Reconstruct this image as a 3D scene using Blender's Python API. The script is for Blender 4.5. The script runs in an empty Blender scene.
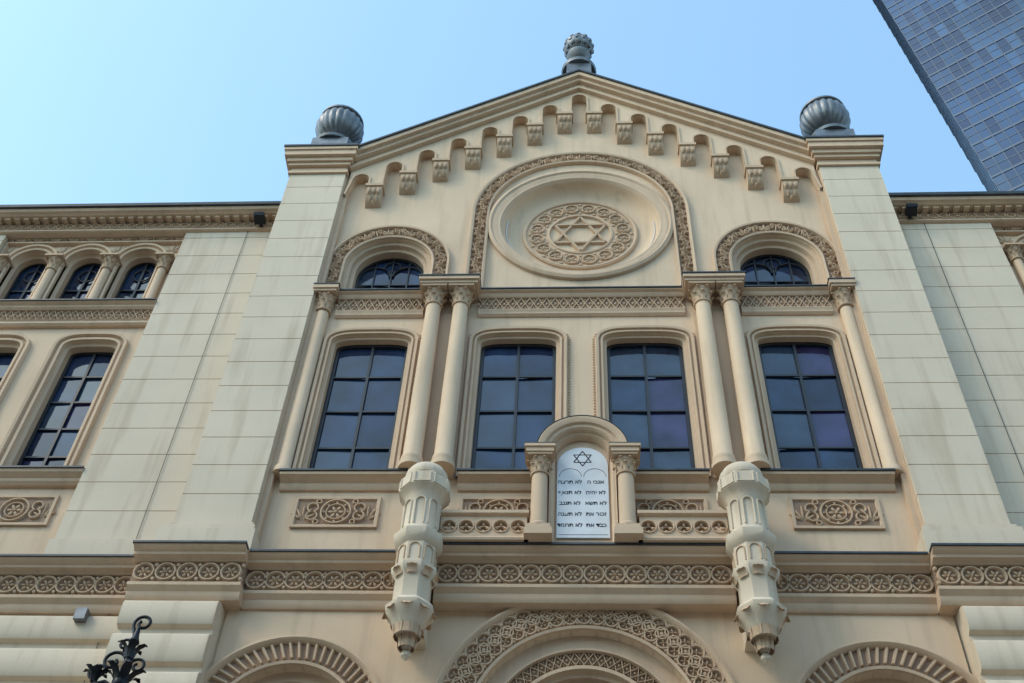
import bpy, math, random
from mathutils import Vector, Matrix
from mathutils.geometry import tessellate_polygon
random.seed(7)
pi=math.pi
scene=bpy.context.scene
# ------------------------------------------------------------ materials
def newmat(name):
    m=bpy.data.materials.new(name);m.use_nodes=True
    nt=m.node_tree;return m,nt,nt.nodes['Principled BSDF']
def N(nt,t,**k):
    n=nt.nodes.new(t)
    for a,b in k.items(): setattr(n,a,b)
    return n
def stucco(name,col,var=.11,stain=(.37,.26,.17),stain_amt=.5,bump=.25,rough=.85,fine=70):
    m,nt,p=newmat(name);L=nt.links.new
    tc=N(nt,'ShaderNodeTexCoord')
    n1=N(nt,'ShaderNodeTexNoise');n1.inputs['Scale'].default_value=.9;n1.inputs['Detail'].default_value=6;n1.inputs['Roughness'].default_value=.6
    mp=N(nt,'ShaderNodeMapping');mp.inputs['Scale'].default_value=(5,5,.45)
    n2=N(nt,'ShaderNodeTexNoise');n2.inputs['Scale'].default_value=1.3;n2.inputs['Detail'].default_value=5
    n3=N(nt,'ShaderNodeTexNoise');n3.inputs['Scale'].default_value=fine;n3.inputs['Detail'].default_value=3
    L(tc.outputs['Object'],n1.inputs['Vector']);L(tc.outputs['Object'],mp.inputs['Vector']);L(mp.outputs[0],n2.inputs['Vector']);L(tc.outputs['Object'],n3.inputs['Vector'])
    r1=N(nt,'ShaderNodeMapRange');r1.inputs[1].default_value=.3;r1.inputs[2].default_value=.7;r1.inputs[3].default_value=1-var;r1.inputs[4].default_value=1+var*.6
    L(n1.outputs['Fac'],r1.inputs[0])
    r2=N(nt,'ShaderNodeMapRange');r2.inputs[1].default_value=.52;r2.inputs[2].default_value=.78;r2.inputs[3].default_value=0;r2.inputs[4].default_value=stain_amt
    L(n2.outputs['Fac'],r2.inputs[0])
    r3=N(nt,'ShaderNodeMapRange');r3.inputs[3].default_value=.94;r3.inputs[4].default_value=1.06
    L(n3.outputs['Fac'],r3.inputs[0])
    mul=N(nt,'ShaderNodeMath',operation='MULTIPLY');L(r1.outputs[0],mul.inputs[0]);L(r3.outputs[0],mul.inputs[1])
    sc=N(nt,'ShaderNodeVectorMath',operation='SCALE');sc.inputs[0].default_value=col;L(mul.outputs[0],sc.inputs['Scale'])
    mx=N(nt,'ShaderNodeMix',data_type='RGBA');L(r2.outputs[0],mx.inputs[0]);L(sc.outputs[0],mx.inputs[6]);mx.inputs[7].default_value=(*stain,1)
    L(mx.outputs[2],p.inputs['Base Color']);p.inputs['Roughness'].default_value=rough
    b=N(nt,'ShaderNodeBump');b.inputs['Strength'].default_value=bump;b.inputs['Distance'].default_value=.01
    L(n3.outputs['Fac'],b.inputs['Height']);L(b.outputs[0],p.inputs['Normal'])
    return m
WALL=stucco('cream_stucco',(.67,.485,.325))
TRIM=stucco('beige_trim_stucco',(.59,.415,.275))
PALE=stucco('pale_rusticated_stucco',(.64,.52,.385),var=.08)
ORN=stucco('carved_ornament',(.53,.365,.235),var=.15,bump=.4,fine=40)
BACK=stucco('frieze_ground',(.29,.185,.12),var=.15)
def simple(name,col,rough=.5,metal=0.,ior=1.5,noise=0.,nscale=8,bump=0):
    m,nt,p=newmat(name);L=nt.links.new
    p.inputs['Roughness'].default_value=rough;p.inputs['Metallic'].default_value=metal;p.inputs['IOR'].default_value=ior
    tc=N(nt,'ShaderNodeTexCoord');n=N(nt,'ShaderNodeTexNoise');n.inputs['Scale'].default_value=nscale;n.inputs['Detail'].default_value=5
    L(tc.outputs['Object'],n.inputs['Vector'])
    r=N(nt,'ShaderNodeMapRange');r.inputs[1].default_value=.3;r.inputs[2].default_value=.7;r.inputs[3].default_value=1-noise;r.inputs[4].default_value=1+noise
    L(n.outputs['Fac'],r.inputs[0])
    s=N(nt,'ShaderNodeVectorMath',operation='SCALE');s.inputs[0].default_value=col;L(r.outputs[0],s.inputs['Scale']);L(s.outputs[0],p.inputs['Base Color'])
    if bump:
        b=N(nt,'ShaderNodeBump');b.inputs['Strength'].default_value=bump;b.inputs['Distance'].default_value=.02;L(n.outputs['Fac'],b.inputs['Height']);L(b.outputs[0],p.inputs['Normal'])
    return m
FLASH=simple('dark_sheet_metal',(.045,.05,.055),.5,.3,noise=.3)
FRAME=simple('dark_window_frame',(.012,.013,.017),.45,noise=.2)
ZINC=simple('weathered_zinc',(.16,.165,.175),.45,.5,noise=.35,nscale=6)
IRON=simple('black_wrought_iron',(.012,.013,.016),.4,.6,noise=.3)
MARBLE=simple('white_marble',(.64,.63,.63),.4,noise=.08,nscale=5)
INK=simple('black_lettering',(.015,.015,.017),.6)
GLASS=[simple('window_glass_blue',(.016,.034,.078),.04,0,1.58,noise=.6,nscale=2.2,bump=.14),
 simple('window_glass_violet',(.032,.028,.085),.05,0,1.56,noise=.6,nscale=2.2,bump=.14),
 simple('window_glass_grey',(.022,.04,.07),.04,0,1.62,noise=.6,nscale=1.8,bump=.14),
 simple('window_glass_navy',(.010,.020,.050),.04,0,1.55,noise=.6,nscale=2.2,bump=.14)]
DOOR=simple('dark_oak_door',(.05,.025,.012),.5,noise=.3)
# ------------------------------------------------------------ mesh builder
MX=[1]
class B:
    def __init__(s): s.v=[];s.f=[];s.m=[]
    def add(s,vs,fs,mi=0):
        o=len(s.v);k=MX[0]
        s.v.extend([(x*k,y,z) for x,y,z in vs])
        if k>0: s.f.extend([tuple(i+o for i in f) for f in fs])
        else: s.f.extend([tuple(i+o for i in reversed(f)) for f in fs])
        s.m.extend([mi]*len(fs))
parts={}
def P(name,mats=None):
    if name not in parts: parts[name]=(B(),mats if isinstance(mats,list) else [mats])
    return parts[name][0]
def finish(parent_name,loc=(0,0,0)):
    e=bpy.data.objects.new(parent_name,None);bpy.context.collection.objects.link(e)
    for n,(b,mats) in parts.items():
        if not b.f: continue
        me=bpy.data.meshes.new(n);me.from_pydata(b.v,[],b.f);
        for m in mats: me.materials.append(m)
        me.polygons.foreach_set('material_index',b.m)
        me.polygons.foreach_set('use_smooth',[True]*len(me.polygons));me.update()
        me.set_sharp_from_angle(angle=math.radians(38))
        o=bpy.data.objects.new(n,me);bpy.context.collection.objects.link(o);o.parent=e
    parts.clear();return e
def box(b,x0,x1,y0,y1,z0,z1,mi=0):
    vs=[(x0,y0,z0),(x1,y0,z0),(x1,y1,z0),(x0,y1,z0),(x0,y0,z1),(x1,y0,z1),(x1,y1,z1),(x0,y1,z1)]
    b.add(vs,[(0,3,2,1),(4,5,6,7),(0,1,5,4),(1,2,6,5),(2,3,7,6),(3,0,4,7)],mi)
def xprof(b,x0,x1,pr,mi=0):
    n=len(pr);vs=[(x0,y,z) for y,z in pr]+[(x1,y,z) for y,z in pr]
    fs=[(i,(i+1)%n,n+(i+1)%n,n+i) for i in range(n)]
    tri=tessellate_polygon([[Vector((y,z,0)) for y,z in pr]])
    fs+=[tuple(t) for t in tri]+[tuple(n+i for i in reversed(t)) for t in tri]
    b.add(vs,fs,mi)
def norms(path,closed=False):
    n=len(path);out=[]
    for i in range(n):
        ds=[]
        if i>0 or closed: a=path[i-1];c=path[i];ds.append((c[0]-a[0],c[1]-a[1]))
        if i<n-1 or closed: a=path[i];c=path[(i+1)%n];ds.append((c[0]-a[0],c[1]-a[1]))
        ns=[]
        for d in ds:
            l=math.hypot(*d) or 1;ns.append((-d[1]/l,d[0]/l))
        mx=sum(q[0] for q in ns);my=sum(q[1] for q in ns);l=math.hypot(mx,my) or 1;mx/=l;my/=l
        k=mx*ns[0][0]+my*ns[0][1];k=max(k,.4);out.append((mx/k,my/k))
    return out
def offp(path,o,closed=False): return [(p[0]+n[0]*o,p[1]+n[1]*o) for p,n in zip(path,norms(path,closed))]
def sweep(b,path,pr,closed=False,mi=0):
    ns=norms(path,closed);n=len(path);m=len(pr);vs=[]
    for p,q in zip(path,ns):
        for o,y in pr: vs.append((p[0]+q[0]*o,y,p[1]+q[1]*o))
    fs=[]
    for i in range(n if closed else n-1):
        j=(i+1)%n
        for k in range(m-1): fs.append((i*m+k,i*m+k+1,j*m+k+1,j*m+k))
    b.add(vs,fs,mi)
def arc(cx,cz,r,zb=None,n=28):
    pts=[(cx-r*math.cos(pi*i/n),cz+r*math.sin(pi*i/n)) for i in range(n+1)]
    if zb is not None: pts=[(cx-r,zb)]+pts+[(cx+r,zb)]
    return pts
def seg(cx,hw,zt,zb,rise=.1,n=12):
    pts=[(cx-hw,zb)]
    for i in range(n+1):
        a=pi*i/n;c=math.cos(a);s=math.sin(a)
        ex=abs(c)**.55*(1 if c>=0 else -1)
        pts.append((cx-hw*ex,zt-rise+rise*s))
    pts.append((cx+hw,zb));
    o=[pts[0]]
    for q in pts[1:]:
        if math.hypot(q[0]-o[-1][0],q[1]-o[-1][1])>1e-4:o.append(q)
    return o
def circ(cx,cz,r,n=48): return [(cx+r*math.cos(2*pi*i/n),cz+r*math.sin(2*pi*i/n)) for i in range(n)]
def along(path,step):
    out=[]
    for a,c in zip(path,path[1:]):
        l=math.hypot(c[0]-a[0],c[1]-a[1]);k=int(l/step)
        for i in range(max(k,1)): out.append((a[0]+(c[0]-a[0])*i/max(k,1),a[1]+(c[1]-a[1])*i/max(k,1)))
    return out
def plate(b,outer,holes,y0,y1,back=False,mi=0,sides=True):
    loops=[outer]+holes
    tri=tessellate_polygon([[Vector((x,z,0)) for x,z in l] for l in loops])
    flat=[p for l in loops for p in l]
    b.add([(x,y0,z) for x,z in flat],[tuple(t) for t in tri],mi)
    if back: b.add([(x,y1,z) for x,z in flat],[tuple(reversed(t)) for t in tri],mi)
    if sides:
        for l in loops:
            n=len(l);b.add([(x,y0,z) for x,z in l]+[(x,y1,z) for x,z in l],[(i,(i+1)%n,n+(i+1)%n,n+i) for i in range(n)],mi)
def rev(b,cx,cy,pr,n=16,rot=0,mi=0,flute=0):
    vs=[];m=len(pr)
    for i in range(n):
        a=2*pi*i/n+rot;k=1-(flute if i%2 else 0)
        for r,z in pr: vs.append((cx+r*k*math.cos(a),cy+r*k*math.sin(a),z))
    fs=[(i*m+k,((i+1)%n)*m+k,((i+1)%n)*m+k+1,i*m+k+1) for i in range(n) for k in range(m-1)]
    fs.append(tuple(i*m for i in reversed(range(n))));fs.append(tuple(i*m+m-1 for i in range(n)))
    b.add(vs,fs,mi)
def revY(b,cx,cz,pr,n=56,mi=0):
    vs=[];m=len(pr)
    for i in range(n):
        a=2*pi*i/n
        for r,y in pr: vs.append((cx+r*math.cos(a),y,cz+r*math.sin(a)))
    fs=[(i*m+k,i*m+k+1,((i+1)%n)*m+k+1,((i+1)%n)*m+k) for i in range(n) for k in range(m-1)]
    b.add(vs,fs,mi)
def MF(x0,z0,y): return lambda s,t,h:(x0+s,y-h,z0+t)
def MA(cx,cz,r,y,stilt=0):
    def f(s,t,h):
        s-=stilt
        if s<0: return (cx-r-t,y-h,cz+s)
        if s>pi*r: return (cx+r+t,y-h,cz-(s-pi*r))
        a=pi-s/r;return (cx+(r+t)*math.cos(a),y-h,cz+(r+t)*math.sin(a))
    return f
def ring(b,M,s,t,r0,r1,h,n=16,a0=0,a1=2*pi):
    full=abs(a1-a0-2*pi)<1e-6;k=n if full else n+1;w=(r1-r0)*.25;vs=[]
    for i in range(k):
        a=a0+(a1-a0)*i/n;c=math.cos(a);q=math.sin(a)
        for r,hh in ((r0,0),(r0+w,h),(r1-w,h),(r1,0)): vs.append(M(s+r*c,t+r*q,hh))
    fs=[]
    for i in range(n):
        j=(i+1)%k
        for m in range(3): fs.append((i*4+m,i*4+m+1,j*4+m+1,j*4+m))
    b.add(vs,fs)
def blob(b,M,s,t,ra,rb,h,rot=0,n=8):
    c=math.cos(rot);q=math.sin(rot);vs=[]
    for f,hh in ((1,0),(.72,.7*h)):
        for i in range(n):
            a=2*pi*i/n;x=ra*f*math.cos(a);y=rb*f*math.sin(a);vs.append(M(s+x*c-y*q,t+x*q+y*c,hh))
    vs.append(M(s,t,h));fs=[(i,(i+1)%n,n+(i+1)%n,n+i) for i in range(n)]+[(n+i,n+(i+1)%n,2*n) for i in range(n)]
    b.add(vs,fs)
def bar(b,M,s0,t0,s1,t1,w,h):
    l=math.hypot(s1-s0,t1-t0);nx=-(t1-t0)/l*w/2;ny=(s1-s0)/l*w/2
    vs=[M(s0+nx,t0+ny,0),M(s0+nx*.5,t0+ny*.5,h),M(s0-nx*.5,t0-ny*.5,h),M(s0-nx,t0-ny,0),M(s1+nx,t1+ny,0),M(s1+nx*.5,t1+ny*.5,h),M(s1-nx*.5,t1-ny*.5,h),M(s1-nx,t1-ny,0)]
    b.add(vs,[(0,1,5,4),(1,2,6,5),(2,3,7,6),(0,3,2,1),(4,5,6,7)])
def rosette(b,M,s,t,r,h,n=6,rot=0):
    for i in range(n):
        a=2*pi*i/n+rot;blob(b,M,s+r*.58*math.cos(a),t+r*.58*math.sin(a),r*.42,r*.22,h*.8,a,6)
    blob(b,M,s,t,r*.25,r*.25,h*1.1,0,6)
def palmette(b,M,s,t,w,h,flip=1,hh=.03):
    for k in range(-2,3):
        a=pi/2*flip+k*.5;l=h*(.46-.05*abs(k))
        blob(b,M,s+l*math.cos(a),t-flip*h*.42+l*math.sin(a),l*.95,w*.085,hh*(1-.12*abs(k)),a,7)
    for sg in(-1,1): ring(b,M,s+sg*w*.34,t-flip*h*.28,w*.06,w*.15,hh*.8,8)
def vine(b,M,L,w,cell,hh=.03):
    n=max(1,round(L/cell));c=L/n
    for i in range(n):
        palmette(b,M,(i+.5)*c,0,c,w,1 if i%2==0 else -1,hh*random.uniform(.9,1.2))
        ring(b,M,i*c,0,w*.10,w*.2,hh*.8,8)
def circles(b,M,L,w,cell,hh=.025):
    n=max(1,round(L/cell));c=L/n
    for i in range(n):
        s=(i+.5)*c;ring(b,M,s,0,w*.36,w*.48,hh,16);rosette(b,M,s,0,w*.32,hh,6,random.uniform(-.1,.1))
        for t in(-w*.36,w*.36): blob(b,M,i*c,t,c*.12,w*.12,hh,0,6)
def lozenge(b,M,L,w,cell,hh=.02):
    n=max(1,round(L/cell));c=L/n
    for i in range(n):
        s=i*c;bar(b,M,s,-w/2,s+c,w/2,w*.09,hh);bar(b,M,s,w/2,s+c,-w/2,w*.09,hh*.96)
        blob(b,M,s+c/2,w*.34,c*.13,w*.09,hh,0,6);blob(b,M,s+c/2,-w*.34,c*.13,w*.09,hh,0,6)
        blob(b,M,s+.001,0,c*.16,w*.13,hh,0,6)
def star(b,M,s,t,R,w,h):
    for r in(pi/2,-pi/2):
        p=[(s+R*math.cos(r+2*pi*i/3),t+R*math.sin(r+2*pi*i/3)) for i in range(3)]
        for i in range(3): bar(b,M,*p[i],*p[(i+1)%3],w,h if r>0 else h*1.12)
def leaf(b,cx,cy,a,r,z0,h,w,curl):
    vs=[];c=math.cos(a);q=math.sin(a)
    for i,(f,o) in enumerate(((0,0),(.5,.12),(.85,.45),(1,.95),(.88,1.1))):
        ww=w*(.8,1,.95,.7,.3)[i]/2
        for k in(-1,0,1):
            rr=r+curl*o+(.012 if k==0 else 0);vs.append((cx+rr*c-k*ww*q,cy+rr*q+k*ww*c,z0+h*f))
    b.add(vs,[(i*3+k,i*3+k+1,i*3+k+4,i*3+k+3) for i in range(4) for k in range(2)])
def capital(b,cx,cy,z0,z1,r0,r1,ab=True):
    H=z1-z0;rev(b,cx,cy,[(r0+.02,z0-.02),(r0+.025,z0),(r0,z0+.02),(r0*1.02,z0+H*.5),(r1*.85,z0+H*.82),(r1*.85,z0+H*.85)],16)
    for i in range(8):
        leaf(b,cx,cy,2*pi*i/8,r0,z0+.01,H*.42,r0*.75,(r1-r0)*.8)
        leaf(b,cx,cy,2*pi*(i+.5)/8,r0*1.03,z0+H*.25,H*.5,r0*.7,(r1-r0))
    if ab: box(b,cx-r1,cx+r1,cy-r1,cy+r1,z0+H*.86,z1)
def glass_grid(name,path,y,x0,x1,z0,z1,nx,nz,fw=.045,bar_w=.028,fanh=None):
    g=P('window_glass',GLASS);fr=P('window_frames',FRAME)
    for i in range(nx):
        for j in range(nz):
            a=x0+(x1-x0)*i/nx;c=x0+(x1-x0)*(i+1)/nx;d=z0+(z1-z0)*j/nz;e=z0+(z1-z0)*(j+1)/nz
            t1=random.uniform(-.007,.007);t2=random.uniform(-.007,.007)
            g.add([(a,y+t1,d),(c,y-t1+t2,d),(c,y-t1,e),(a,y+t1+t2,e)],[(0,1,2,3)],random.choices(range(4),[6,1.5,4,3])[0])
    for i in range(1,nx):
        a=x0+(x1-x0)*i/nx;w=bar_w*(1.25 if nx==2 else 1);box(fr,a-w/2,a+w/2,y-.035,y-.008,z0,z1)
    for j in range(1,nz):
        d=z0+(z1-z0)*j/nz;box(fr,x0,x1,y-.031,y-.009,d-bar_w/2,d+bar_w/2)
    sweep(fr,offp(path,-fw),[(0,y-.005),(0,y-.04),(fw+.01,y-.04)])
# ------------------------------------------------------------ SYNAGOGUE
def chev(xa,za,o0,o1,s=.679):
    return [(-xa,za-s*xa-o0),(0,za-o0),(xa,za-s*xa-o0),(xa,za-s*xa-o1),(0,za-o1),(-xa,za-s*xa-o1)]
wall=P('main_wall',WALL);trim=P('mouldings',TRIM);orn=P('carved_ornament',ORN);back=P('frieze_grounds',BACK);flash=P('metal_flashing',FLASH);pale=P('rusticated_blocks',PALE)
W=[(-2.79,.49),(-.83,.5),(.83,.5),(2.79,.49)]
WZT=13.27;WZB=10.72
holes=[offp(seg(c,h,WZT,WZB),.045) for c,h in W]
for sg in(-1,1): holes.append(arc(sg*2.77,14.88,.62,14.12,20))
holes.append(circ(0,15.85,1.17))
holes.append(arc(0,7.52,1.12,.05,28))
for sg in(-1,1): holes.append(arc(sg*2.93,7.475,.72,.05,24))
plate(wall,[(-3.75,0),(3.75,0),(3.75,17.2),(0,19.74),(-3.75,17.2)],holes,0,.12)
for c,h in W:
    p=seg(c,h,WZT,WZB)
    sweep(trim,p,[(0,.2),(0,.035),(.045,.03),(.05,-.035),(.075,-.04),(.085,-.012),(.10,-.012),(.105,-.055),(.14,-.06),(.15,-.003)])
    glass_grid('w',p,.17,c-h,c+h,WZB,WZT,2,4)
    for x,z in along(offp(p,.175),.05): blob(trim,MF(x,z,0),0,0,.016,.02,.018,0,6)
for sg in(-1,1):
    cx=sg*2.77;cz=14.88
    p=arc(cx,cz,.5,14.1,24)
    sweep(trim,p,[(0,.32),(0,.14),(.05,.13),(.06,.06),(.125,.05),(.13,-.04),(.16,-.05),(.17,-.02)])
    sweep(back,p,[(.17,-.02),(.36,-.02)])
    sweep(trim,p,[(.35,-.022),(.355,-.07),(.385,-.075),(.40,-.002)])
    vine(orn,MA(cx,cz,.765,-.022,.7),pi*.765+1.4,.18,.17,.04)
    g=P('window_glass',GLASS);fr=P('window_frames',FRAME)
    glass_grid('a',p,.30,cx-.5,cx+.5,14.1,15.4,4,2,.04,.02)
    for k in(-1,1): ring(fr,MF(cx+k*.24,14.95,.285),0,0,.20,.235,.02,16,0,pi)
    ring(fr,MF(cx,15.17,.285),0,0,.1,.13,.02,16)
p=arc(0,16.12,1.36,14.12,44)
sweep(trim,p,[(0,-.002),(.005,-.06),(.035,-.07),(.05,-.02)])
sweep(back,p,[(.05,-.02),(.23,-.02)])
sweep(trim,p,[(.22,-.021),(.23,-.07),(.262,-.08),(.275,-.002)])
vine(orn,MA(0,16.12,1.50,-.021,1.95),pi*1.5+3.9,.17,.19,.045)
revY(trim,0,15.85,[(1.39,-.002),(1.385,-.05),(1.34,-.07),(1.31,-.045),(1.28,-.05),(1.24,-.03),(1.2,-.035),(1.17,-.01),(1.15,.02)],72)
revY(wall,0,15.85,[(1.15,.02),(1.13,.09),(1.09,.15),(1.03,.19),(.97,.21),(0.0,.22)],72)
revY(trim,0,15.85,[(.87,.212),(.865,.18),(.84,.165),(.815,.175),(.81,.20),(.50,.20),(.49,.18),(.465,.175),(.455,.19),(.45,.218)],72)
lt=P('light_tube',MARBLE)
for k in range(40):
    a0=pi*.93+k*pi*1.12/40;a1=pi*.93+(k+1)*pi*1.12/40
    Ml=lambda s,t,h:(s,.11-h,15.85+t)
    bar(lt,Ml,1.11*math.cos(a0),1.11*math.sin(a0),1.11*math.cos(a1),1.11*math.sin(a1),.018,.016)
Mm=lambda s,t,h:(( .655+t)*math.cos(s/.655),.2-h,15.85+(.655+t)*math.sin(s/.655))
n=16
for i in range(n):
    s=2*pi*.655*(i+.5)/n
    ring(orn,Mm,s,0,.085,.115,.03,14);rosette(orn,Mm,s,0,.08,.025,5)
    for t in(-.11,.11): blob(orn,Mm,s+pi*.655/n,t,.035,.03,.025,0,6)
    bar(orn,Mm,s+.1,-.07,s+.157,.07,.02,.02);bar(orn,Mm,s+.1,.07,s+.157,-.07,.02,.019)
star(orn,MF(0,15.85,.219),0,0,.44,.062,.045)
for x0,x1 in((-1.4,1.4),(2.15,3.36),(-3.36,-2.15)):
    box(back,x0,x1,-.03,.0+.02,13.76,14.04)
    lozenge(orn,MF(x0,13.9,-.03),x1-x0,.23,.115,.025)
    xprof(trim,x0,x1,[(.1,13.66),(-.02,13.66),(-.05,13.69),(-.05,13.74),(-.065,13.76),(-.065,13.775),(-.02,13.785),(.1,13.785)])
    xprof(trim,x0,x1,[(.28,14.02),(-.06,14.02),(-.08,14.04),(-.09,14.08),(-.13,14.1),(-.13,14.12),(.28,14.12)])
    box(flash,x0-.002,x1+.002,-.15,.27,14.121,14.14)
for sg in(-1,1):
    MX[0]=sg
    box(trim,1.50,2.10,-.03,.02,10.72,13.72)
    for cx in(1.626,1.994):
        rev(wall,cx,-.15,[(.15,10.73),(.15,10.8),(.125,10.82),(.135,10.86),(.13,10.9),(.115,10.93),(.112,12),(.10,13.7)],20)
        capital(orn,cx,-.15,13.72,14.02,.10,.175)
    box(trim,1.40,2.19,-.34,.1,14.021,14.07);box(trim,1.38,2.21,-.37,.1,14.071,14.13);box(flash,1.37,2.22,-.385,.11,14.131,14.15)
    rev(wall,3.53,-.05,[(.12,10.73),(.12,10.8),(.09,10.85),(.085,13.7)],16)
    capital(orn,3.53,-.05,13.74,14.08,.09,.16)
    box(trim,3.35,3.70,-.23,.05,14.08,14.15);box(flash,3.34,3.70,-.24,.05,14.151,14.17)
    box(trim,3.60,3.70,-.10,.05,9.45,17.05);box(trim,3.66,3.71,-.15,.05,9.45,17.04)
    z=9.86;k=0
    box(pale,3.688,4.562,-.193,3,9.4,17.1)
    while z<16.98:
        z1=min(z+.452,17.0);box(pale,3.68,4.57,-.2,3.01,z+.006,z1-.006);z=z1
    xa,xb=3.68,4.57
    for z0,z1,e in((9.42,9.72,.10),(9.72,9.80,.075),(9.80,9.86,.04)): box(pale,xa-e,xb+e,-.2-e,3,z0,z1)
    for z0,z1,e in((17.0,17.06,.03),(17.06,17.18,.005),(17.18,17.25,.05),(17.25,17.34,.08),(17.34,17.46,.125),(17.46,17.53,.145)): box(trim,xa-e,xb+e,-.2-e*1.3,3.02,z0,z1)
    box(flash,xa-.16,xb+.16,-.41,3.03,17.531,17.57)
    u=P('tower_urns',ZINC);cx=4.12;cy=.15
    box(u,cx-.3,cx+.3,cy-.3,cy+.3,17.57,18.2);rev(u,cx,cy,[(.36,18.2),(.38,18.25),(.34,18.3),(.24,18.36),(.16,18.44),(.15,18.52)],28)
    pr=[]
    for i in range(13):
        a=-pi/2+pi*.80*i/12;pr.append((max(.10,.41*math.cos(a)),18.9+.39*math.sin(a)))
    nn=96;vs=[];m=len(pr)
    for i in range(nn):
        a=2*pi*i/nn
        for j,(r,zz) in enumerate(pr):
            kk=.95+.07*abs(math.sin(a*10));vs.append((cx+r*kk*math.cos(a),cy+r*kk*math.sin(a),zz))
    u.add(vs,[(i*m+k,((i+1)%nn)*m+k,((i+1)%nn)*m+k+1,i*m+k+1) for i in range(nn) for k in range(m-1)])
    rev(u,cx,cy,[(.35,19.09),(.385,19.11),(.385,19.15),(.33,19.17),(.30,19.22),(.18,19.27),(.05,19.29)],28)
    for x0,x1 in((2.03,3.52),(.56,1.44)):
        xprof(trim,x0,x1,[(.2,10.52),(-.03,10.52),(-.06,10.56),(-.06,10.6),(-.12,10.64),(-.16,10.66),(-.16,10.70),(.2,10.70)])
        box(flash,x0-.01,x1+.01,-.18,.19,10.701,10.725)
    for x0,x1 in((2.31,3.30),(.50,1.40)):
        z0,z1=9.97,10.42
        box(back,x0+.02,x1-.02,-.012,.01,z0+.02,z1-.02)
        sweep(trim,[(x0,z0),(x0,z1),(x1,z1),(x1,z0)],[(0,0.0),(0,-.035),(-.035,-.035),(-.045,-.013)],True)
        xc=(x0+x1)/2;zc=(z0+z1)/2;M=MF(xc,zc,-.012)
        ring(orn,M,0,0,.155,.185,.035,24);ring(orn,M,0,0,.10,.12,.03,18);rosette(orn,M,0,0,.1,.035,6)
        for i in range(8): blob(orn,M,.137*math.cos(i*pi/4),.137*math.sin(i*pi/4),.02,.02,.03,0,6)
        for q in(-1,1):
            ring(orn,M,q*.27,.06,.05,.075,.03,12);ring(orn,M,q*.27,-.06,.05,.075,.03,12);palmette(orn,M,q*.37,0,.16,.26,1,.03)
            ring(orn,M,q*.21,.15,.02,.04,.03,8);ring(orn,M,q*.21,-.15,.02,.04,.03,8)
    MX[0]=1
A=20.02
plate(flash,chev(3.66,A,0,.045),[],-.36,6,True)
plate(trim,chev(3.65,A,.046,.15),[],-.33,.4,True)
plate(trim,chev(3.645,A,.151,.24),[],-.27,.4,True)
plate(wall,chev(3.64,A,.241,.34),[],-.19,.4,True)
plate(trim,chev(3.635,A,.341,.40),[],-.215,.4,True)
def low():
    pts=[]
    def hole(k,sg):
        xc=sg*.49*k;top=19.46-.345*k
        return [(xc-.125*math.cos(pi*i/8),top-.125+.125*math.sin(pi*i/8)) for i in range(9)]
    def cz(i): return 18.64-.35*i
    pts.append((-3.62,cz(7)+.3));
    seq=[]
    for k in range(7,0,-1):
        seq.append(('h',-k));seq.append(('c',-k))
    seq.append(('h',0))
    for k in range(1,8): seq.append(('c',k));seq.append(('h',k))
    for typ,k in seq:
        if typ=='h':
            sg=-1 if k<0 else 1;h=hole(abs(k),sg);pts+=h
        else:
            i=abs(k)-1;x=(1 if k>0 else -1)*(.245+.49*i);zz=cz(i)+.16
            pts+=[(x-.12,zz),(x+.12,zz)]
    pts.append((3.62,cz(7)+.3))
    return pts
lo=low()
plate(wall,lo+[(3.62,A-.679*3.62-.402),(0,A-.402),(-3.62,A-.679*3.62-.402)],[],-.14,.02)
sweep(trim,lo,[(0,-.13),(0,-.165),(.03,-.165),(.035,-.141)])
for sg in(-1,1):
    for i in range(7):
        x=sg*(.245+.49*i);z=18.64-.35*i
        box(orn,x-.14,x+.14,-.2,.01,z+.13,z+.19)
        xprof(orn,x-.12,x+.12,[(.01,z+.13),(-.175,z+.13),(-.17,z+.03),(-.12,z-.07),(-.10,z-.14),(-.03,z-.2),(.01,z-.22)])
        M=lambda s,t,h,x=x,z=z:(x+s,-.165+max(0,-t)*.45-h,z+t)
        for q in(-1,0,1): blob(orn,M,q*.075,.03,.075,.03,.035,pi/2,7)
        blob(orn,M,-.05,-.12,.06,.025,.03,pi/2,7);blob(orn,M,.05,-.12,.06,.025,.03,pi/2,7);blob(orn,M,0,-.2,.03,.03,.05,0,7)
u=P('apex_finial',ZINC);cy=.1
box(u,-.22,.22,cy-.22,cy+.22,20.0,20.7);rev(u,0,cy,[(.30,20.7),(.32,20.76),(.3,20.8),(.2,20.86),(.12,20.98),(.10,21.2),(.2,21.3),(.22,21.36),(.1,21.42)],24)
rev(u,0,cy,[(.03,21.42),(.17,21.47),(.26,21.58),(.28,21.68),(.26,21.78),(.17,21.89),(.03,21.94)],24)
for j in range(7):
    ph=-pi/2+pi*(j+.6)/7.4;nk=max(5,int(14*math.cos(ph)))
    for k in range(nk):
        a=2*pi*(k+.5*(j%2))/nk
        def M(s,t,h,a=a,ph=ph):
            R_=.265+h;return (R_*math.cos(ph)*math.cos(a)-s*math.sin(a)-t*math.sin(ph)*math.cos(a),cy+R_*math.cos(ph)*math.sin(a)+s*math.cos(a)-t*math.sin(ph)*math.sin(a),21.68+R_*math.sin(ph)+t*math.cos(ph))
        blob(u,M,0,0,.05,.06,.035,0,6)
rev(u,0,cy,[(.08,21.93),(.1,21.97),(.05,22.02),(.06,22.1),(.01,22.2)],12)
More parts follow.
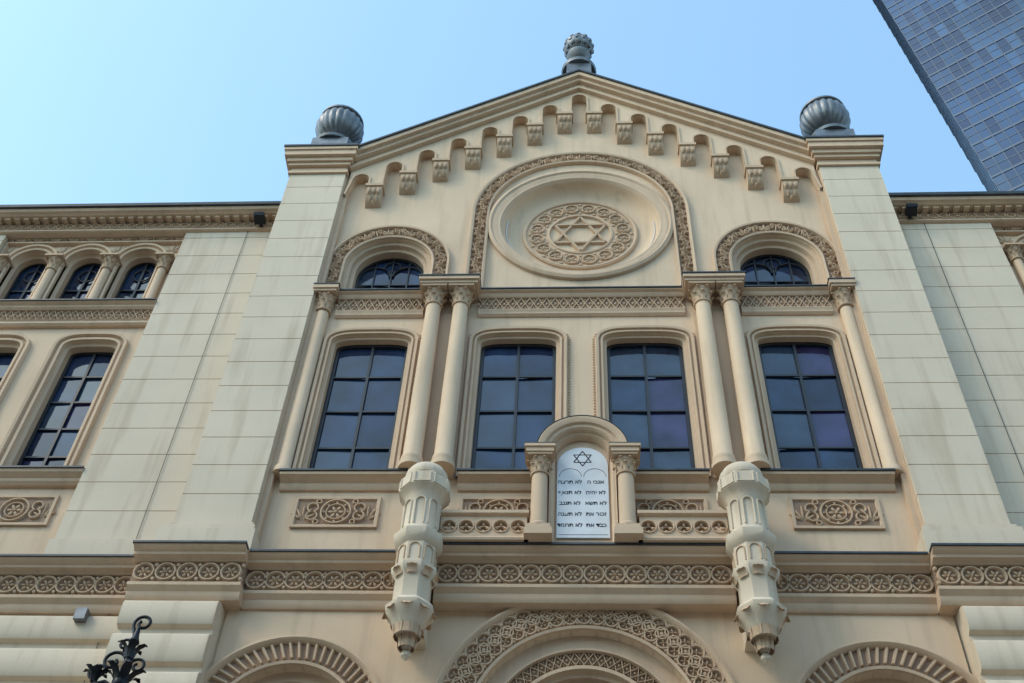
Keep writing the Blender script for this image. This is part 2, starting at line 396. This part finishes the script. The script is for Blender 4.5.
def course(x0,x1,e):
    xprof(trim,x0,x1,[(.3,8.86),(-.03-e,8.86),(-.06-e,8.90),(-.06-e,8.95),(-.11-e,9.0),(-.11-e,9.04),(.3,9.04)])
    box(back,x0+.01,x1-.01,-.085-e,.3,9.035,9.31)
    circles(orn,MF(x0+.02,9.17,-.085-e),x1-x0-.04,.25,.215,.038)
    xprof(trim,x0,x1,[(.3,9.30),(-.12-e,9.30),(-.15-e,9.325),(-.20-e,9.335),(-.20-e,9.37),(-.26-e,9.40),(-.27-e,9.42),(.3,9.42)])
    box(flash,x0-.01,x1+.01,-.29-e,.31,9.421,9.445)
course(-1.56,1.56,.13)
for sg in(-1,1):
    MX[0]=sg
    course(1.9,3.62,0);course(3.60,4.82,.14);course(4.83,12,-.10)
    MX[0]=1
for sg in(-1,1):
    MX[0]=sg;cx=1.735;cy=-.45;r8=pi/8
    b=P('balcony_posts',PALE)
    rev(b,cx,cy+.08,[(.01,8.02),(.05,8.06),(.05,8.1),(.03,8.13),(.09,8.2),(.14,8.3)],8,r8)
    rev(b,cx,cy,[(.12,8.25),(.2,8.42),(.25,8.47),(.26,8.53),(.22,8.58),(.195,8.6),(.195,8.86),(.22,8.9),(.25,8.95),(.25,9.0),(.21,9.03),(.21,9.28),(.25,9.32),(.275,9.38),(.275,9.43),(.23,9.47),(.205,9.5),(.20,9.93),(.23,9.97),(.25,10.0),(.285,10.03),(.285,10.20),(.25,10.23),(.225,10.25)],8,r8)
    rev(b,cx,cy,[(.235,10.24),(.245,10.27),(.235,10.33),(.20,10.39),(.14,10.44),(.07,10.47),(.01,10.48)],24)
    box(b,1.60,1.87,-.4,.05,8.4,10.2)
    for i in range(8):
        a=i*pi/4;ap=.203*math.cos(pi/8)
        def M(s,t,h,a=a,ap=ap): return (cx+(ap+h)*math.cos(a)-s*math.sin(a),cy+(ap+h)*math.sin(a)+s*math.cos(a),t)
        for q in(-1,1): bar(b,M,q*.055,9.53,q*.055,9.83,.018,.018)
        ring(b,M,0,9.83,.046,.064,.018,8,0,pi)
        for q in(-1,1): bar(orn,M,q*.055,9.06,q*.055,9.2,.018,.02)
        ring(orn,M,0,9.2,.046,.064,.02,8,0,pi)
        def M2(s,t,h,a=a): return (cx+(.263+h)*math.cos(a)-s*math.sin(a),cy+(.263+h)*math.sin(a)+s*math.cos(a),t)
        for q in(-1,1): bar(b,M2,q*.085,10.045,q*.085,10.185,.02,.015)
        bar(b,M2,-.08,10.05,.08,10.05,.02,.014)
        leaf(orn,cx,cy,a,.12,8.22,.26,.16,.13);leaf(orn,cx,cy+.04,a+pi/8,.07,8.12,.2,.12,.08)
        leaf(orn,cx,cy,a,.2,8.87,.08,.13,.05)
    bl=P('balustrade',TRIM)
    plate(bl,[(.6,9.5),(1.53,9.5),(1.53,9.78),(.6,9.78)],[circ(.6+.093+.186*i,9.64,.078,18) for i in range(5)],-.44,-.36,True)
    for i in range(5):
        M=MF(.693+.186*i,9.64,-.44);ring(bl,M,0,0,.075,.092,.015,18)
        for q in range(4): blob(bl,MF(.693+.186*i,9.64,-.40),.05*math.cos(q*pi/2),.05*math.sin(q*pi/2),.03,.02,.03,q*pi/2,6)
    xprof(bl,.58,1.54,[(-.33,9.446),(-.46,9.446),(-.47,9.47),(-.45,9.50),(-.33,9.50)])
    xprof(bl,.58,1.54,[(-.33,9.78),(-.45,9.78),(-.48,9.8),(-.48,9.84),(-.45,9.86),(-.33,9.86)])
    ae=P('tablet_aedicule',TRIM);cx=.475
    box(ae,cx-.15,cx+.15,-.57,-.3,9.446,9.53);box(ae,cx-.125,cx+.125,-.545,-.3,9.53,9.6)
    rev(ae,cx,-.43,[(.12,9.6),(.12,9.63),(.095,9.66),(.09,10.3),(.085,10.38)],18)
    capital(orn,cx,-.43,10.38,10.62,.085,.14)
    box(ae,cx-.155,cx+.155,-.585,-.28,10.62,10.68);box(ae,cx-.175,cx+.175,-.605,-.27,10.68,10.72);box(flash,cx-.178,cx+.178,-.608,-.27,10.721,10.729)
    MX[0]=1
ae=P('tablet_aedicule',TRIM)
sweep(ae,arc(0,10.70,.31,9.446,28),[(0,-.30),(0,-.38),(.03,-.42),(.05,-.42),(.06,-.46)])
sweep(ae,arc(0,10.72,.36,None,28),[(0,-.30),(0,-.44),(.03,-.47),(.07,-.47),(.08,-.50),(.13,-.52),(.155,-.52),(.16,-.28),(0,-.28)])
sweep(flash,arc(0,10.72,.521,None,28),[(0,-.525),(.007,-.525),(.007,-.27),(0,-.27)])
plate(ae,arc(0,10.70,.40,9.446,28),[],-.33,-.22,True)
tb=P('commandment_tablets',[MARBLE,INK])
plate(tb,arc(0,10.6,.285,9.56,24),[],-.355,-.331,False)
tl=P('tablet_letters',INK)
star(tl,MF(0,10.71,-.3552),0,0,.115,.014,.003)
for sg in(-1,1):
    ring(tl,MF(sg*.137,10.43,-.3552),0,0,.122,.127,.003,18,0,pi)
bar(tl,MF(0,0,-.3552),-.265,9.6,.265,9.6,.005,.003)
def portal(cx,cz,r0,r1):
    p=arc(cx,cz,r0,.05,36)
    sweep(trim,p,[(-.0,.35),(0,-.04),(.03,-.05),(.045,-.02)])
    sweep(back,p,[(.045,-.015),(r1-r0-.06,-.015)])
    sweep(trim,p,[(r1-r0-.07,-.016),(r1-r0-.06,-.06),(r1-r0-.03,-.085),(r1-r0-.005,-.08),(r1-r0,-.002)])
portal(0,7.52,1.12,1.54)
rm=1.325
Lp=pi*rm+1.2;n=round(Lp/.155);c=Lp/n;M=MA(0,7.52,rm,-.015,.6)
for i in range(n):
    s=(i+.5)*c
    for t in(-.078,.078): ring(orn,M,s,t,.062,.088,.035,14);rosette(orn,M,s,t,.052,.03,4,pi/4)
    ring(orn,M,i*c,0,.055,.08,.03,14);blob(orn,M,i*c,0,.03,.03,.03,0,6);blob(orn,M,i*c,.13,.03,.03,.03,0,6);blob(orn,M,i*c,-.13,.03,.03,.03,0,6)
sweep(trim,arc(0,7.5,.95,.05,36),[(.18,.09),(.03,.09),(.02,.06),(0,.06),(-.005,.12)])
sweep(back,arc(0,7.5,.95,.05,36),[(0,.12),(-.16,.12)])
lozenge(orn,MA(0,7.5,.87,.12,.6),pi*.87+1.2,.14,.09,.03)
sweep(trim,arc(0,7.5,.78,.05,36),[(.015,.12),(.01,.09),(-.03,.09),(-.04,.16),(-.08,.17),(-.08,.6)])
d=P('entrance_doors',DOOR)
plate(d,arc(0,7.45,.75,.05,24),[],.55,.6)
for i in range(5):
    box(d,-.6+.28*i,-.54+.28*i,.5,.56,.1,7.2)
for sg in(-1,1):
    MX[0]=sg
    portal(2.93,7.475,.72,1.035)
    M=MA(2.93,7.475,.875,-.015,.5);L0=pi*.875+1;n=round(L0/.085);c=L0/n
    for i in range(n): bar(orn,M,(i+.5)*c-.02,-.09,(i+.5)*c+.02,.09,.04,.035)
    for i in range(0,n): blob(orn,M,i*c,.1,.025,.02,.03,0,6)
    sweep(trim,arc(2.93,7.47,.6,.05,28),[(.13,.12),(.02,.12),(0,.15),(0,.5)])
    plate(d,arc(2.93,7.45,.62,.05,24),[],.45,.6)
    for k in(-1,0,1): box(d,2.93+k*.5-.03,2.93+k*.5+.03,.4,.46,.1,7.6)
    def rust(x0,x1,yf):
        pr=[(yf+.3,0.0)];z=0.0;H=.445
        while z<8.8:
            z1=min(z+H,8.86)
            pr+=[(yf+.08,z+.001),(yf+.08,z+.035),(yf+.02,z+.06),(yf,z+.10),(yf,z1-.10),(yf+.02,z1-.06),(yf+.08,z1-.035)]
            z=z1
        pr+=[(yf+.3,8.86)];xprof(pale,x0,x1,pr)
    rust(3.78,4.78,-.26);rust(4.781,12,.02)
    box(pale,4.56,6.005,.107,1,9.4,16.0)
    box(pale,4.6,6.05,.06,1.01,9.44,9.86)
    z=9.86
    while z<15.9:
        z1=min(z+.452,15.96);box(pale,4.59,6.02,.1,1.005,z+.006,z1-.006);z=z1
    z=9.86;box(pale,8.86,12,.107,1,9.4,16.0)
    while z<15.9:
        z1=min(z+.452,15.96);box(pale,8.85,12.02,.1,1.005,z+.006,z1-.006);z=z1
    wx=(6.76,8.14);tx=(6.62,7.465,8.31)
    hs=[offp(seg(c,.335,13.47,10.98,.08),.05) for c in wx]+[arc(c,15.32,.30,14.2,18) for c in tx]
    plate(wall,[(5.95,8.9),(8.9,8.9),(8.9,16.1),(5.95,16.1)],hs,.25,.4)
    for c in wx:
        p=seg(c,.335,13.47,10.98,.08)
        sweep(trim,p,[(0,.48),(0,.3),(.05,.28),(.055,.215),(.09,.21),(.10,.24),(.13,.24),(.14,.19),(.18,.185),(.19,.248)])
        glass_grid('w',p,.45,c-.335,c+.335,10.98,13.47,2,5,.04)
    for c in tx:
        p=arc(c,15.32,.25,14.2,18)
        sweep(trim,p,[(0,.5),(0,.33),(.03,.32),(.05,.30),(.05,.2),(.08,.19),(.085,.22),(.12,.22),(.125,.18),(.16,.175),(.165,.248)])
        glass_grid('w',p,.47,c-.26,c+.26,14.2,15.6,2,2,.03)
        ring(P('window_frames'),MF(c,15.25,.455),0,0,.12,.145,.02,14)
    for c in(6.2,7.043,7.888,8.73):
        rev(trim,c,.2,[(.09,14.2),(.09,14.28),(.07,14.32),(.068,15.08)],14)
        capital(orn,c,.2,15.08,15.33,.07,.14)
    box(back,6.03,8.84,.20,.3,15.80,15.95);vine(orn,MF(6.05,15.87,.2),2.78,.14,.14,.035)
    for c in(6.2,7.043,7.888,8.73): palmette(orn,MF(c,15.66,.25),0,0,.2,.25,1,.03)
    sweep(trim,[(6.03,14.2),(6.03,15.80),(8.84,15.80),(8.84,14.2)],[(0,.25),(0,.18),(-.03,.18),(-.04,.25)])
    def wband(x0,x1,zt):
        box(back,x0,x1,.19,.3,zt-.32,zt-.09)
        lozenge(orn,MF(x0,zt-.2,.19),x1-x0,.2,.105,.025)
        xprof(trim,x0,x1,[(.5,zt-.40),(.2,zt-.40),(.17,zt-.37),(.17,zt-.33),(.15,zt-.31),(.5,zt-.31)])
        xprof(trim,x0,x1,[(.5,zt-.10),(.15,zt-.10),(.12,zt-.07),(.12,zt-.04),(.07,zt-.01),(.07,zt),(.5,zt)])
        box(flash,x0,x1,.05,.5,zt+.001,zt+.022)
    wband(6.025,8.845,14.2)
    xprof(trim,6.025,8.845,[(.5,10.8),(.2,10.8),(.16,10.84),(.16,10.88),(.09,10.93),(.08,10.97),(.5,10.97)]);box(flash,6.025,8.845,.06,.48,10.971,10.995)
    for x0,x1 in((6.26,7.2),(7.7,8.64)):
        z0,z1=10.2,10.66
        box(back,x0+.02,x1-.02,.238,.26,z0+.02,z1-.02)
        sweep(trim,[(x0,z0),(x0,z1),(x1,z1),(x1,z0)],[(0,.25),(0,.215),(-.035,.215),(-.045,.237)],True)
        M=MF((x0+x1)/2,(z0+z1)/2,.238)
        ring(orn,M,0,0,.155,.185,.035,24);ring(orn,M,0,0,.10,.12,.03,18);rosette(orn,M,0,0,.1,.035,6)
        for q in(-1,1):
            ring(orn,M,q*.27,.06,.05,.075,.03,12);ring(orn,M,q*.27,-.06,.05,.075,.03,12);palmette(orn,M,q*.37,0,.16,.26,1,.03)
    box(back,4.58,12.1,.07,.4,15.93,16.08)
    circles(orn,MF(4.6,16.0,.07),7.4,.14,.14,.03)
    xprof(trim,4.58,12.1,[(.5,15.88),(.08,15.88),(.05,15.9),(.05,15.93),(.5,15.93)])
    xx=4.62
    while xx<12: box(orn,xx,xx+.08,-.05,.3,16.075,16.125);xx+=.15
    xprof(trim,4.58,12.1,[(.5,16.12),(-.08,16.12),(-.1,16.14),(-.14,16.15),(-.16,16.19),(-.16,16.2),(.5,16.2)])
    xprof(flash,4.57,12.2,[(6,16.201),(-.2,16.201),(-.21,16.25),(-.19,16.27),(6,18.5)])
    fl=P('facade_floodlights',IRON)
    box(fl,4.80,4.92,-.15,-.02,15.93,16.02);box(fl,4.84,4.88,-.02,.1,15.93,15.97);xprof(fl,4.78,4.94,[(-.02,15.90),(-.17,15.94),(-.19,15.99),(-.02,15.99)])
    wr=P('lightning_conductors',IRON);rev(wr,5.06,.085,[(.004,0),(.004,16)],6)
    MX[0]=1
bx=P('junction_box',ZINC);box(bx,-5.36,-5.24,-.06,.05,8.70,8.84)
synagogue=finish('synagogue')
def txt(s,x,z,size):
    c=bpy.data.curves.new('commandment_text','FONT');c.body=s[::-1];c.size=size;c.align_x='CENTER';c.extrude=.001;c.offset=.0012;c.materials.append(INK)
    o=bpy.data.objects.new('commandment_text',c);bpy.context.collection.objects.link(o);o.rotation_euler=(pi/2,0,0);o.location=(x,-.357,z);o.parent=synagogue
for i,(l,r) in enumerate([("לא תרצח","אנכי ה"),("לא תנאף","לא יהיה"),("לא תגנב","לא תשא"),("לא תענה","זכור את"),("לא תחמד","כבד את")]):
    z=10.33-.155*i;txt(l,-.142,z,.070);txt(r,.142,z,.070)
# ------------------------------------------------------------ skyscraper
SGs=[simple('curtain_wall_glass_a',(.014,.05,.13),.07,.1,1.45,noise=.4,nscale=.05),simple('curtain_wall_glass_b',(.026,.075,.17),.07,.12,1.48,noise=.4,nscale=.05),simple('curtain_wall_glass_c',(.010,.03,.085),.07,.1,1.42,noise=.4,nscale=.05)]
SM=simple('tower_mullions',(.06,.085,.13),.5,.2,noise=.1)
A0=Vector((44.4,60,0));ax=Vector((.84,-.54,0));bx_=Vector((.54,.84,0))
def SK(u,w,z): 
    q=A0+ax*(u-.05*(z-107))+bx_*w;return (q.x,q.y,z)
g=P('curtain_wall',SGs);mm=P('mullions',SM)
def sbox(b,u0,u1,w0,w1,z0,z1):
    vs=[SK(u,w,z) for z in(z0,z1) for u,w in((u0,w0),(u1,w0),(u1,w1),(u0,w1))]
    b.add(vs,[(0,3,2,1),(4,5,6,7),(0,1,5,4),(1,2,6,5),(2,3,7,6),(3,0,4,7)])
sbox(g,0,34,0,24,0,230)
for i in range(29):
    z=0
    while z<229:
        t=random.uniform(-.015,.015);t2=random.uniform(-.015,.015);u0=i*1.17;u1=u0+1.17;z1=z+3.4
        w=[.6+.5*math.sin(i*.35+z*.09)+.2,.7+.6*math.sin(i*.21-z*.06),.8+.5*math.sin(i*.3+z*.05)]
        g.add([SK(u0,-.035+t,z),SK(u1,-.035-t,z),SK(u1,-.035+t2,z1),SK(u0,-.035-t2,z1)],[(0,1,2,3)],random.choices(range(3),[max(.05,q) for q in w])[0]);z=z1
z=0
while z<230: sbox(mm,-.05,34.05,-.10,24.05,z,z+.35);z+=3.4
z=1.9
while z<230: sbox(mm,0.01,34.0,-.07,0,z,z+.12);z+=3.4
for i in range(30): sbox(mm,i*1.17-.04,i*1.17+.04,-.13,0,0,230)
finish('skyscraper')
# ------------------------------------------------------------ street lamp
def curve(name,pts,r,parent,taper=None):
    c=bpy.data.curves.new(name,'CURVE');c.dimensions='3D';c.bevel_depth=r;c.bevel_resolution=3;c.materials.append(IRON)
    s=c.splines.new('POLY');s.points.add(len(pts)-1)
    for i,p_ in enumerate(pts):
        s.points[i].co=(*p_,1);s.points[i].radius=1 if not taper else 1-(1-taper)*i/(len(pts)-1)
    o=bpy.data.objects.new(name,c);bpy.context.collection.objects.link(o);o.parent=parent;return o
lx,ly=-2.80,-4.0;dz=.07
b=P('pole',IRON);rev(b,lx,ly,[(.14,0),(.14,.3),(.09,.4),(.08,1.2),(.06,1.25),(.045,3),(.035,5.3+dz),(.05,5.32+dz),(.05,5.36+dz),(.025,5.4+dz),(.02,5.62+dz),(.035,5.64+dz),(.02,5.68+dz),(.012,5.75+dz)],14)
lf=P('iron_leaves',IRON)
for k in range(6): leaf(lf,lx,ly,k*pi/3,.03,5.32+dz,.12,.06,.09)
for k in range(5): leaf(lf,lx,ly,k*pi*.4,.02,5.52+dz,.1,.05,.06)
for k in range(6): leaf(lf,lx-.17,ly,k*pi/3,.01,5.36+dz,.08,.05,.06)
b=P('lantern',IRON);rev(b,lx-.25,ly,[(.02,5.18),(.06,5.12),(.15,5.04),(.16,5.0),(.1,4.65),(.05,4.6)],8)
for k in range(8): leaf(b,lx-.25,ly,k*pi/4,.02,5.14,.08,.05,.07)
lamp=finish('street_lamp')
def spiral(cx,cz,r0,r1,a0,a1,n=26): return [(cx+(r0+(r1-r0)*i/n)*math.cos(a0+(a1-a0)*i/n),ly,cz+dz+(r0+(r1-r0)*i/n)*math.sin(a0+(a1-a0)*i/n)) for i in range(n+1)]
curve('scroll_top',[(lx,ly,5.6+dz),(lx-.015,ly,5.7+dz)]+spiral(lx+.02,5.78,.06,.02,pi*1.1,-pi*1.3),.011,lamp)
curve('scroll_a',[(lx,ly,5.38+dz)]+spiral(lx-.09,5.5,.085,.02,-.6,pi*2.2),.011,lamp)
curve('scroll_b',[(lx,ly,5.38+dz)]+spiral(lx+.07,5.47,.06,.015,pi+.6,-pi*1.4),.010,lamp)
curve('scroll_c',spiral(lx-.17,5.42,.06,.015,0,pi*3),.010,lamp)
curve('scroll_d',spiral(lx-.05,5.62,.05,.012,-.4,pi*1.9),.009,lamp)
curve('bracket',[(lx,ly,5.3+dz),(lx-.1,ly,5.36+dz),(lx-.2,ly,5.33+dz),(lx-.25,ly,5.25+dz),(lx-.25,ly,5.15)],.014,lamp)
# ------------------------------------------------------------ building added across the street, behind the viewpoint, to darken the lower facade
TEN=stucco('added_tenement_render',(.32,.25,.18))
tw=P('added_tenement_walls',TEN);twg=P('added_tenement_windows',GLASS[3]);twr=P('added_tenement_roof',FLASH)
box(tw,-45,45,-46,-30,-.13,17)
for fz in range(5):
    for i in range(28):
        x=-42+i*3.1;z=1.2+fz*3.3
        box(tw,x-.75,x+.75,-29.999,-29.9,z-.12,z);box(twg,x-.6,x+.6,-29.998,-29.96,z,z+2.0)
box(tw,-45.2,45.2,-30,-29.7,16.7,17.2);xprof(twr,-45.2,45.2,[(-29.6,17.2),(-38,21),(-46.4,17.2)])
finish('added_tenement')
# ------------------------------------------------------------ ground
PAVE=stucco('pavement_slabs',(.30,.28,.25),stain=(.16,.15,.14),fine=30);ASPH=stucco('asphalt',(.055,.055,.058),stain=(.03,.03,.03),fine=90)
GR=stucco('city_ground',(.16,.15,.135),stain=(.12,.12,.11),fine=10)
def sheet(name,x0,x1,y0,y1,z,m,h=0):
    b=B();box(b,x0,x1,y0,y1,z-h-.001,z);me=bpy.data.meshes.new(name);me.from_pydata(b.v,[],b.f);me.materials.append(m)
    o=bpy.data.objects.new(name,me);bpy.context.collection.objects.link(o)
sheet('ground',-600,600,-600,600,-.14,GR)
sheet('pavement',-60,60,-13,4,0,PAVE,.12)
sheet('road',-60,60,-20,-13,-.12,ASPH)
# ------------------------------------------------------------ light
el=math.radians(44);az=math.radians(236)
w=bpy.data.worlds.new('World');scene.world=w;w.use_nodes=True;nt=w.node_tree
sk=nt.nodes.new('ShaderNodeTexSky');sk.sky_type='NISHITA';sk.sun_disc=False;sk.sun_elevation=el;sk.sun_rotation=az;sk.air_density=1.0;sk.dust_density=1.2;sk.ozone_density=1.0
gm=nt.nodes.new('ShaderNodeGamma');gm.inputs[1].default_value=.8
ml=nt.nodes.new('ShaderNodeVectorMath');ml.operation='MULTIPLY';ml.inputs[1].default_value=(2.95,3.65,3.6)
nt.links.new(sk.outputs[0],gm.inputs[0]);nt.links.new(gm.outputs[0],ml.inputs[0])
nt.links.new(ml.outputs[0],nt.nodes['Background'].inputs[0]);nt.nodes['Background'].inputs[1].default_value=.15
ld=bpy.data.lights.new('sun','SUN');ld.energy=1.15;ld.angle=math.radians(14);ld.color=(1,.82,.64)
lo_=bpy.data.objects.new('sun',ld);bpy.context.collection.objects.link(lo_)
sd=Vector((math.sin(az)*math.cos(el),math.cos(az)*math.cos(el),math.sin(el)))
lo_.rotation_euler=sd.to_track_quat('Z','Y').to_euler();lo_.location=(0,-30,40)
# ------------------------------------------------------------ camera
f,p_,yw,ro,cx=1157.746,.856,-.088,.060,-.033
F=Vector((math.sin(yw)*math.cos(p_),math.cos(yw)*math.cos(p_),math.sin(p_)))
R0=Vector((math.cos(yw),-math.sin(yw),0));U0=R0.cross(F)
R=math.cos(ro)*R0+math.sin(ro)*U0;U=-math.sin(ro)*R0+math.cos(ro)*U0
cd=bpy.data.cameras.new('camera');cd.sensor_width=36;cd.lens=f/1024*36;cd.clip_end=3000
co=bpy.data.objects.new('camera',cd);bpy.context.collection.objects.link(co)
co.matrix_world=Matrix(((R.x,U.x,-F.x,cx),(R.y,U.y,-F.y,-10),(R.z,U.z,-F.z,1.6),(0,0,0,1)))
scene.camera=co
scene.view_settings.view_transform='Standard';scene.view_settings.look='None';scene.view_settings.exposure=0
